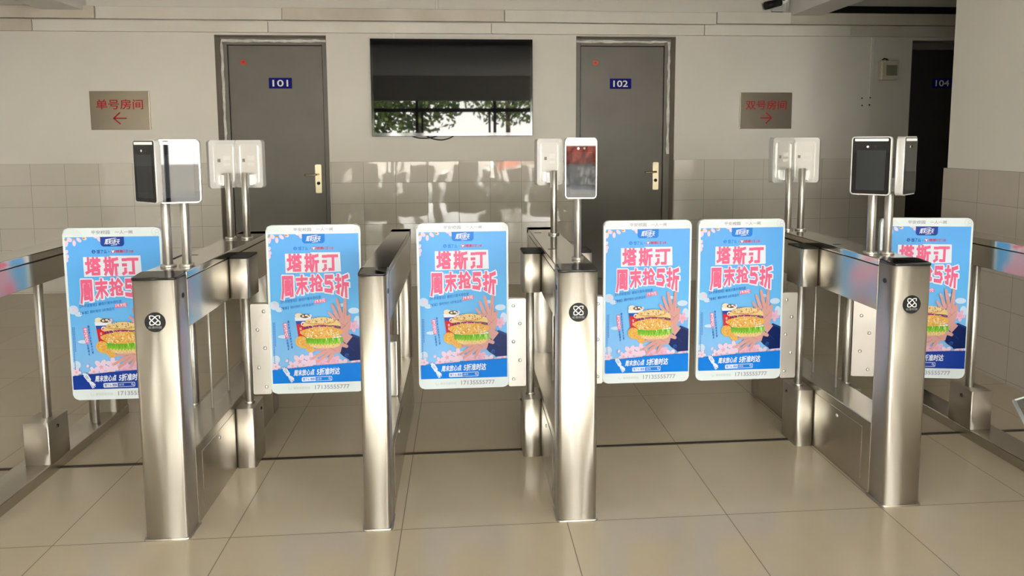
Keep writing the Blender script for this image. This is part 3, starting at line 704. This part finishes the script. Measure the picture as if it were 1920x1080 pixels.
poly([(226, 640), (420, 640), (412, 660), (380, 671), (270, 671), (238, 660)], 'bun'); up(); crumbs(325, 660, 80, 7, ('bun2', 'cream'), 30, 0, 4); up()
q = [(206, 604)]; q += [(206+k*228/36, 604+(-1)**k*4-6*math.sin(PI*k/36)) for k in range(37)]
q += [(434-k*222/24, 640+(6 if k % 2 else -5)+8*math.sin(PI*k/24)) for k in range(25)]
poly(q, 'green'); up()
for k in range(26):
    x = 218+k*8.2; limb((x, 612+rnd.uniform(-3, 6)), (x+rnd.uniform(-6, 6), 636+rnd.uniform(-4, 6)), 2.6, 1, rnd.choice(('green2', 'green2', 'cream')))
for k in range(12): ell(222+k*18, 606+rnd.uniform(-3, 3), 9, 5, 'white', 0, 8)
up()
poly([(205, 530), (420, 530), (425, 556), (200, 556)], 'purple'); up()
for k in range(26): limb((206+k*8.3, 540+rnd.uniform(-6, 8)), (214+k*8.3, 546+rnd.uniform(-6, 8)), 2, 1.2, rnd.choice(('pink', 'green2', 'purple', 'cream')))
up(); bumpy(308, 578, 128, 35, 'chick', .05, 60); up(); crumbs(308, 578, 122, 31, ('chick2', 'bun', 'bun2', 'cream', 'chick'), 190, 0, 6.5); up(2)
poly([(198, 540)] + [(309+116*math.cos(PI+PI*k/24), 534+48*math.sin(PI+PI*k/24)) for k in range(25)] + [(420, 540), (380, 536), (300, 532), (230, 536)], 'bun'); up()
ell(300, 512, 92, 20, 'bun2'); up(); ell(300, 506, 86, 18, 'bun'); up()
for k in range(70):
    a, r = rnd.uniform(0, 2*PI), math.sqrt(rnd.random()); ell(309+100*r*math.cos(a), 510+20*r*math.sin(a)-2, 3.2, 1.8, rnd.choice(('black', 'black', 'cream', 'white')), rnd.uniform(0, 3), 7)
up()
# bottom band
poly([(0, 795), (300, 772), (545, 761), (545, 875), (0, 875)], 'blue'); up()
def quill(p, q, a, b): limb(p, q, a, b, 'white')
for k, (p, q) in enumerate((((92, 818), (62, 782)), ((95, 816), (72, 780)), ((98, 816), (84, 786)), ((88, 820), (66, 796)), ((96, 828), (80, 804)))): quill(p, q, 7, 3)
ell(92, 822, 13, 10, 'white', .7); ell(106, 838, 13, 9, 'white', .5)
for p, q in (((110, 840), (128, 858)), ((106, 842), (120, 866)), ((101, 842), (112, 868)), ((112, 836), (128, 848))): quill(p, q, 5, 2.5)
up(); limb((84, 812), (72, 796), 1.3, 1, 'blue'); limb((90, 810), (78, 790), 1.3, 1, 'blue'); limb((104, 846), (112, 862), 1.2, 1, 'blue'); up()
txt('周末放心点', 128, 797, 252, 832, 'white', .006, 4, 5); txt('5折准时达', 268, 790, 408, 830, 'white', .007, 2, 5)
poly([(180, 841), (358, 838), (362, 842), (362, 861), (358, 865), (180, 867), (176, 863), (176, 845)], 'white'); up()
poly([(260, 842), (356, 841), (359, 844), (359, 859), (356, 862), (260, 864)], 'blue'); up()
txt('饿了么 搜索', 182, 845, 256, 861, 'blue', .003); txt('5折天', 266, 846, 298, 859, 'white'); ring(346, 850, 5, 2.4, 'white', 0, 2*PI); limb((350, 854), (354, 858), 1.5, 1.5, 'white')
POSTER_ME = bpy.data.meshes.new('poster'); bm.to_mesh(POSTER_ME); bm.free()
for m in PMATS: POSTER_ME.materials.append(m)
POSTER2 = POSTER_ME.copy()                 # the outer gates carry a print with a deeper blue band
POSTER2.materials[PIDX['blue']] = poster_mat('deep_blue', (22, 62, 158), EM)

# ------------------------------------------------------------------ swing gates with the advert
GW, GH, GZ = .417, .775, .315
def gate_panel(xh, sgn, x_edge, label, rot=0.0, outer=False, src=None):
    """xh: hinge post centre; sgn: direction the gate swings out to; x_edge: where the white panel begins."""
    g = thing('advertising_gate_panel', (xh, YM, 0), label, 'gate panel', 'swing gate panels with the advert', rot)
    d = abs(x_edge-xh); c = sgn*(d+GW/2)                      # panel centre along the gate
    bm = new(); prism(bm, rrect(GW, GH, .026, 6), shift(XZ, c, 0, GZ+GH/2), -.012, .012, 0, .003); fr = obj('panel_frame', bm, PANELWHITE, g)
    po_ = bpy.data.objects.new('poster', POSTER2 if outer else POSTER_ME); COL.objects.link(po_); po_.parent = g
    po_.location = (c-PW/2+.001, -.0124, GZ+GH-.04)
    # header and footer print
    x0 = c-GW/2; zt = GZ+GH
    bm = new(); lettering(bm, '平安校园', lambda u, v: (x0+.122+.078*u, -.0124, zt-.028+.016*v), 0, .006); flat_obj('header_lettering', bm, GREYINK, fr)
    bm = new(); lettering(bm, '一人一闸', lambda u, v: (x0+.222+.074*u, -.0124, zt-.028+.016*v), 0, .006)
    flat_obj('header_lettering', bm, GREYINK, fr)
    bm = new()
    for k in range(5):
        r = .022+k*.0075
        q = [(x0+.03+r*math.cos(a), zt-.042+r*math.sin(a)*.8) for a in [PI*.08+PI*.75*j/10 for j in range(11)]]
        q = [(max(x, x0+.006), min(z, zt-.004)) for x, z in q]; stroke(bm, q, .0016, lambda a, b: (a, -.0124, b), 0, False)
    flat_obj('header_pattern', bm, PATTERNGREY, fr); bm = new()
    q = [(x0+GW-.022+.018*math.cos(a), zt-.021+.018*math.sin(a)) for a in [PI*.55+PI*.9*j/10 for j in range(11)]]
    stroke(bm, q, .0016, lambda a, b: (a, -.0124, b), 0, False)
    q = [(x0+GW-.017+.008*math.cos(a), zt-.018+.008*math.sin(a)) for a in [2*PI*j/10 for j in range(11)]]; stroke(bm, q, .0022, lambda a, b: (a, -.0124, b), 0, False)
    q = [(x0+GW-.017+.009*math.cos(a), zt-.031+.006*math.sin(a)) for a in [2*PI*j/10 for j in range(11)]]; stroke(bm, q, .0022, lambda a, b: (a, -.0124, b), 0, False)
    flat_obj('header_emblem', bm, PATTERNGREY, fr)
    bm = new(); lettering(bm, '17135555777', lambda u, v: (x0+.195+.155*u, -.0124, GZ+.017+.019*v), 0, .004); flat_obj('phone_number', bm, GREYINK, fr)
    bm = new(); lettering(bm, '媒体招商热线', lambda u, v: (x0+.098+.074*u, -.0124, GZ+.019+.012*v), 0, .003)
    stroke(bm, [(x0+.083+.006*math.cos(a), GZ+.025+.006*math.sin(a)) for a in [PI*.7+PI*1.4*j/8 for j in range(9)]], .0022, lambda a, b: (a, -.0124, b), 0, False)
    flat_obj('footer_lettering', bm, PATTERNGREY, fr)
    # steel bracket and its bolts, clamped to the post
    a, b = sorted((sgn*.022, sgn*(d+.03)))
    bm = new(); prism(bm, rrect(b-a, .42, .01, 3), shift(XZ, (a+b)/2, 0, GZ+.21), .013, .019); br = obj('bracket', bm, SATIN, g)
    bm = new(); prism(bm, rrect(d-.020, .42, .008, 3), shift(XZ, sgn*(d+.020)/2, 0, GZ+.21), -.010, -.004, 0, .001)
    pl = obj('bracket_plate', bm, SATIN, g)
    for k, dz in enumerate((.385, .30, .215, .125, .035)):
        bx = sgn*(.022+(d-.022)*(.72 if k % 2 == 0 else .34))
        bm = new(); dome(bm, (bx, -.010, GZ+dz), .0085, (0, -1, 0)); obj('bolt', bm, TUBE, pl)
    bm = new(); cyl(bm, (0, 0, GZ), (0, 0, GZ+.42), .0188, n=24); obj('post_sleeve', bm, TUBE, g)
    return g
gate_panel(BX[0]-.043, -1, -1.325, 'gate panel with burger advert half hidden behind the left turnstile, beside the leftmost rail', 0, True)
gate_panel(BX[1]+.043, 1, -.875, 'gate panel with burger advert between the left turnstile and the slim one')
gate_panel(DX[0]-.043, -1, .210, 'gate panel with burger advert right of the slim turnstile, bracket on its right')
gate_panel(DX[1]+.043, 1, .654, 'left one of the two adjoining burger advert gate panels, next to the bright turnstile')
gate_panel(EX[0]-.043, -1, 1.521, 'right one of the two adjoining burger advert gate panels, bolted bracket on its right side')
gate_panel(EX[1]+.043, 1, 1.985, 'gate panel with burger advert half hidden behind the right turnstile, beside the rightmost rail', math.radians(-9), True)

# ------------------------------------------------------------------ face scanning terminals on their posts
def make_terminal():
    t = thing('face_terminal', (0, 0, 0), 'x', 'face terminal', 'face scanning terminals on posts')
    HW, HH, Z0, Y0, DD = .146, .236, .25, -.072, .03           # head in front (-y) of the post
    zc = Z0+HH/2
    bm = new(); cyl(bm, (0, 0, .004), (0, 0, .325), .0165, n=24); obj('post', bm, TUBE, t)
    bm = new(); cyl(bm, (0, 0, 0), (0, 0, .009), .029, .027, n=28); obj('post_flange', bm, TUBE, t)
    bm = new(); box(bm, -.022, .022, Y0+DD, -.012, .262, .318, .003); obj('mount_bracket', bm, SILVER, t)
    bm = new(); prism(bm, rrect(HW, HH, .012), shift(XZ, 0, 0, zc), Y0, Y0+DD, 0, .003); h = obj('housing', bm, SILVER, t)
    bm = new(); prism(bm, rrect(HW-.009, HH-.009, .009), shift(XZ, 0, 0, zc), Y0-.0012, Y0+.002); obj('front_glass', bm, GLASS_BLACK, t)
    bm = new(); box(bm, -.052, .052, Y0-.0018, Y0-.0012, zc-.098, zc+.062); obj('screen', bm, SCREEN_LIT, t)
    bm = new(); prism(bm, rrect(.122, .0105, .003, 3), shift(XZ, 0, 0, zc+HH/2-.0135), Y0-.0022, Y0-.0012); obj('light_bar', bm, LIGHTBAR, t)
    for x in (-.013, .015):
        bm = new(); cyl(bm, (x, Y0-.0022, zc+.077), (x, Y0-.0012, zc+.077), .0048, n=14); obj('camera_lens', bm, SILVER if x < 0 else BLACKGLOSS, t)
    # back: raised rounded rim around a shallow field with printed labels
    bm = new(); o_, i_ = rrect(.104, .198, .014), rrect(.088, .182, .009)
    ya, yb = Y0+DD, Y0+DD+.008
    R = [[bm.verts.new((x, y, z+zc)) for x, z in q] for q, y in ((o_, ya), (o_, yb), (i_, yb), (i_, ya+.001))]
    N = len(o_)
    for A, B in zip(R, R[1:]):
        for k in range(N): bm.faces.new((A[k], A[(k+1) % N], B[(k+1) % N], B[k])).smooth = False
    bm.faces.new(R[3]); obj('back_rim', bm, BACKPL, t)
    for x, z, a, b in ((-.012, .03, .036, .022), (.026, .018, .014, .016), (-.012, -.002, .034, .014)):
        bm = new(); box(bm, x-a/2, x+a/2, ya+.001, ya+.0016, zc+z-b/2, zc+z+b/2); obj('back_label', bm, INK if a < .02 else LABEL, h)
    for x in (-.06, .06):
        for z in (-.105, 0, .105):
            bm = new(); dome(bm, (x, ya, zc+z), .0026, (0, 1, 0), 8); obj('screw', bm, TUBE, h)
    return t
proto = make_terminal()
R_ = math.radians
bc, dc, ec = -1.098, .430, 1.737
TL = [(-1.130, 2.69, -37, 'front left terminal on the left turnstile, dark screen turned to the left'),
      (-1.060, 2.69, 12, 'front right terminal on the left turnstile, bright reflection in its screen'),
      (-1.143, 3.45, -140, 'rear terminal on the left turnstile showing its wide pale back'),
      (-1.065, 3.45, 166, 'rear terminal on the left turnstile nearest the door, its back turned aside'),
      (.466, 3.43, -160, 'rear terminal on the bright middle turnstile, seen from its pale back'),
      (.462, 2.69, 0, 'front terminal on the bright middle turnstile with coloured reflections'),
      (1.698, 2.70, -42, 'front terminal on the right turnstile, dark screen facing the viewer'),
      (1.764, 2.69, 38, 'front terminal on the right turnstile, dark screen turned to the right'),
      (1.714, 3.46, -162, 'rear terminal on the right turnstile with its back turned aside, left post'),
      (1.784, 3.46, 142, 'rear terminal on the right turnstile showing its bright pale back')]
for i, (x, y, a, lab) in enumerate(TL):
    o = proto if i == 0 else dup(proto)
    o.location = (x, y, TOP); o.rotation_euler = (0, 0, R_(a)); o['label'] = lab
    if i == 5: o.scale = (.85, 1, 1)          # the narrower model

# glass topped stand whose corner enters the picture on the right
t = thing('glass_table', (2.12, 1.9, 0), 'corner of a clear glass table at the right edge of the photo', 'table')
TP = [(1.773, 2.01), (1.57, 1.69), (2.25, 1.45), (2.42, 2.28)]; TPl = [(x-2.12, y-1.9) for x, y in TP]
bm = new(); prism(bm, TPl, XY, .606, .618, 0, .002); o = obj('glass_top', bm, mat('smoked_glass', (.45, .47, .46), .03, trans=.85, ior=1.45), t)
bm = new()
for k in range(4):
    a, b = TPl[k], TPl[(k+1) % 4]; tube(bm, [(a[0], a[1], .614), (b[0], b[1], .614)], .006)
obj('edge_rim', bm, mat('pale_edge_rim', (.6, .68, .64), .25), t)
bm = new(); cyl(bm, (-.285, .035, .616), (-.245, .02, .625), .009); dome(bm, (-.265, .0, .619), .008, (0, 0, 1)); obj('clip', bm, TUBE, t)
for x, y in ((.02, -.2), (.1, .1), (.2, -.28), (.24, .2)):
    bm = new(); cyl(bm, (x, y, 0), (x, y, .608), .014); obj('leg', bm, TUBE, t)

# ------------------------------------------------------------------ outdoors, seen only as reflections
bm = new(); box(bm, -7.2, 7.2, FACADE_Y-2.6, FACADE_Y-.2, 2.75, 2.9); struct('added_canopy', bm, PAINT2)  # unseen canopy, added to keep zenith light off the floor by the entrance
bm = new(); box(bm, -40, 40, -45, FACADE_Y-.2, -.14, -.02); box(bm, HALL_R+.2, 40, FACADE_Y-.2, END_Y-.2, -.14, -.02); struct('ground', bm, mat('pale_paving', (.46, .43, .38), .7))
bm = new(); box(bm, -16, 16, -18, -17.8, -.02, .8); struct('wall_courtyard', bm, mat('courtyard_wall_white', (.5, .47, .42), .6))
bm = new(); box(bm, 1.2, 9, -17.78, -17.7, .7, 1.3); struct('trim_courtyard', bm, mat('courtyard_rail_red', (.5, .1, .06), .6))
LEAF = [mat('leaf_green', (.10, .18, .04), .6), mat('leaf_pale', (.20, .27, .07), .6)]
BARK = mat('bark', (.12, .09, .06), .9)
rt = random.Random(11)
def tree(x, y, h, r, z0):
    bm = new(); tube(bm, [(x, y, -.02), (x+.05, y, h*.35), (x-.04, y+.05, h*.8)], .12, 10)
    for k in range(5):
        a = k*1.3; tube(bm, [(x+.03, y, h*.4), (x+.5*r*math.cos(a), y+.5*r*math.sin(a), h*.65), (x+.8*r*math.cos(a), y+.8*r*math.sin(a), h*.85)], .04, 6)
    o = struct('tree_trunk_outside', bm, BARK); bm = new()
    for k in range(1500):
        while True:
            p = Vector((rt.uniform(-1, 1), rt.uniform(-1, 1), rt.uniform(-1, 1)))
            if .25 < p.length < 1: break
        c = Vector((x+p.x*r, y+p.y*r, z0+(p.z+1)/2*(h-z0))); a = Vector((rt.gauss(0, 1), rt.gauss(0, 1), rt.gauss(0, 1))).normalized(); b = a.orthogonal().normalized()
        s_ = rt.uniform(.09, .2)
        f = bm.faces.new([bm.verts.new(c+q) for q in (a*s_, b*s_*.5, -a*s_, -b*s_*.5)]); f.material_index = rt.randrange(2)
    me = bpy.data.meshes.new('foliage_outside'); bm.to_mesh(me); bm.free()
    for m in LEAF: me.materials.append(m)
    f = bpy.data.objects.new('foliage_outside', me); COL.objects.link(f); f.parent = o
for x, y, h, r, z0 in ((-3.4, -8.5, 5, 1.6, .9), (-5.6, -11, 6, 2.1, 1.0), (-1.5, -11, 5.5, 1.8, 1.5), (9, -2.5, 5, 1.8, 1.4), (-8.5, -9.5, 5.5, 2.0, .6), (5.2, -14, 5, 1.7, 1.6), (2.4, -22, 6, 2.4, 2.2), (8.5, -17, 6, 2.2, 1.2)): tree(x, y, h, r, z0)
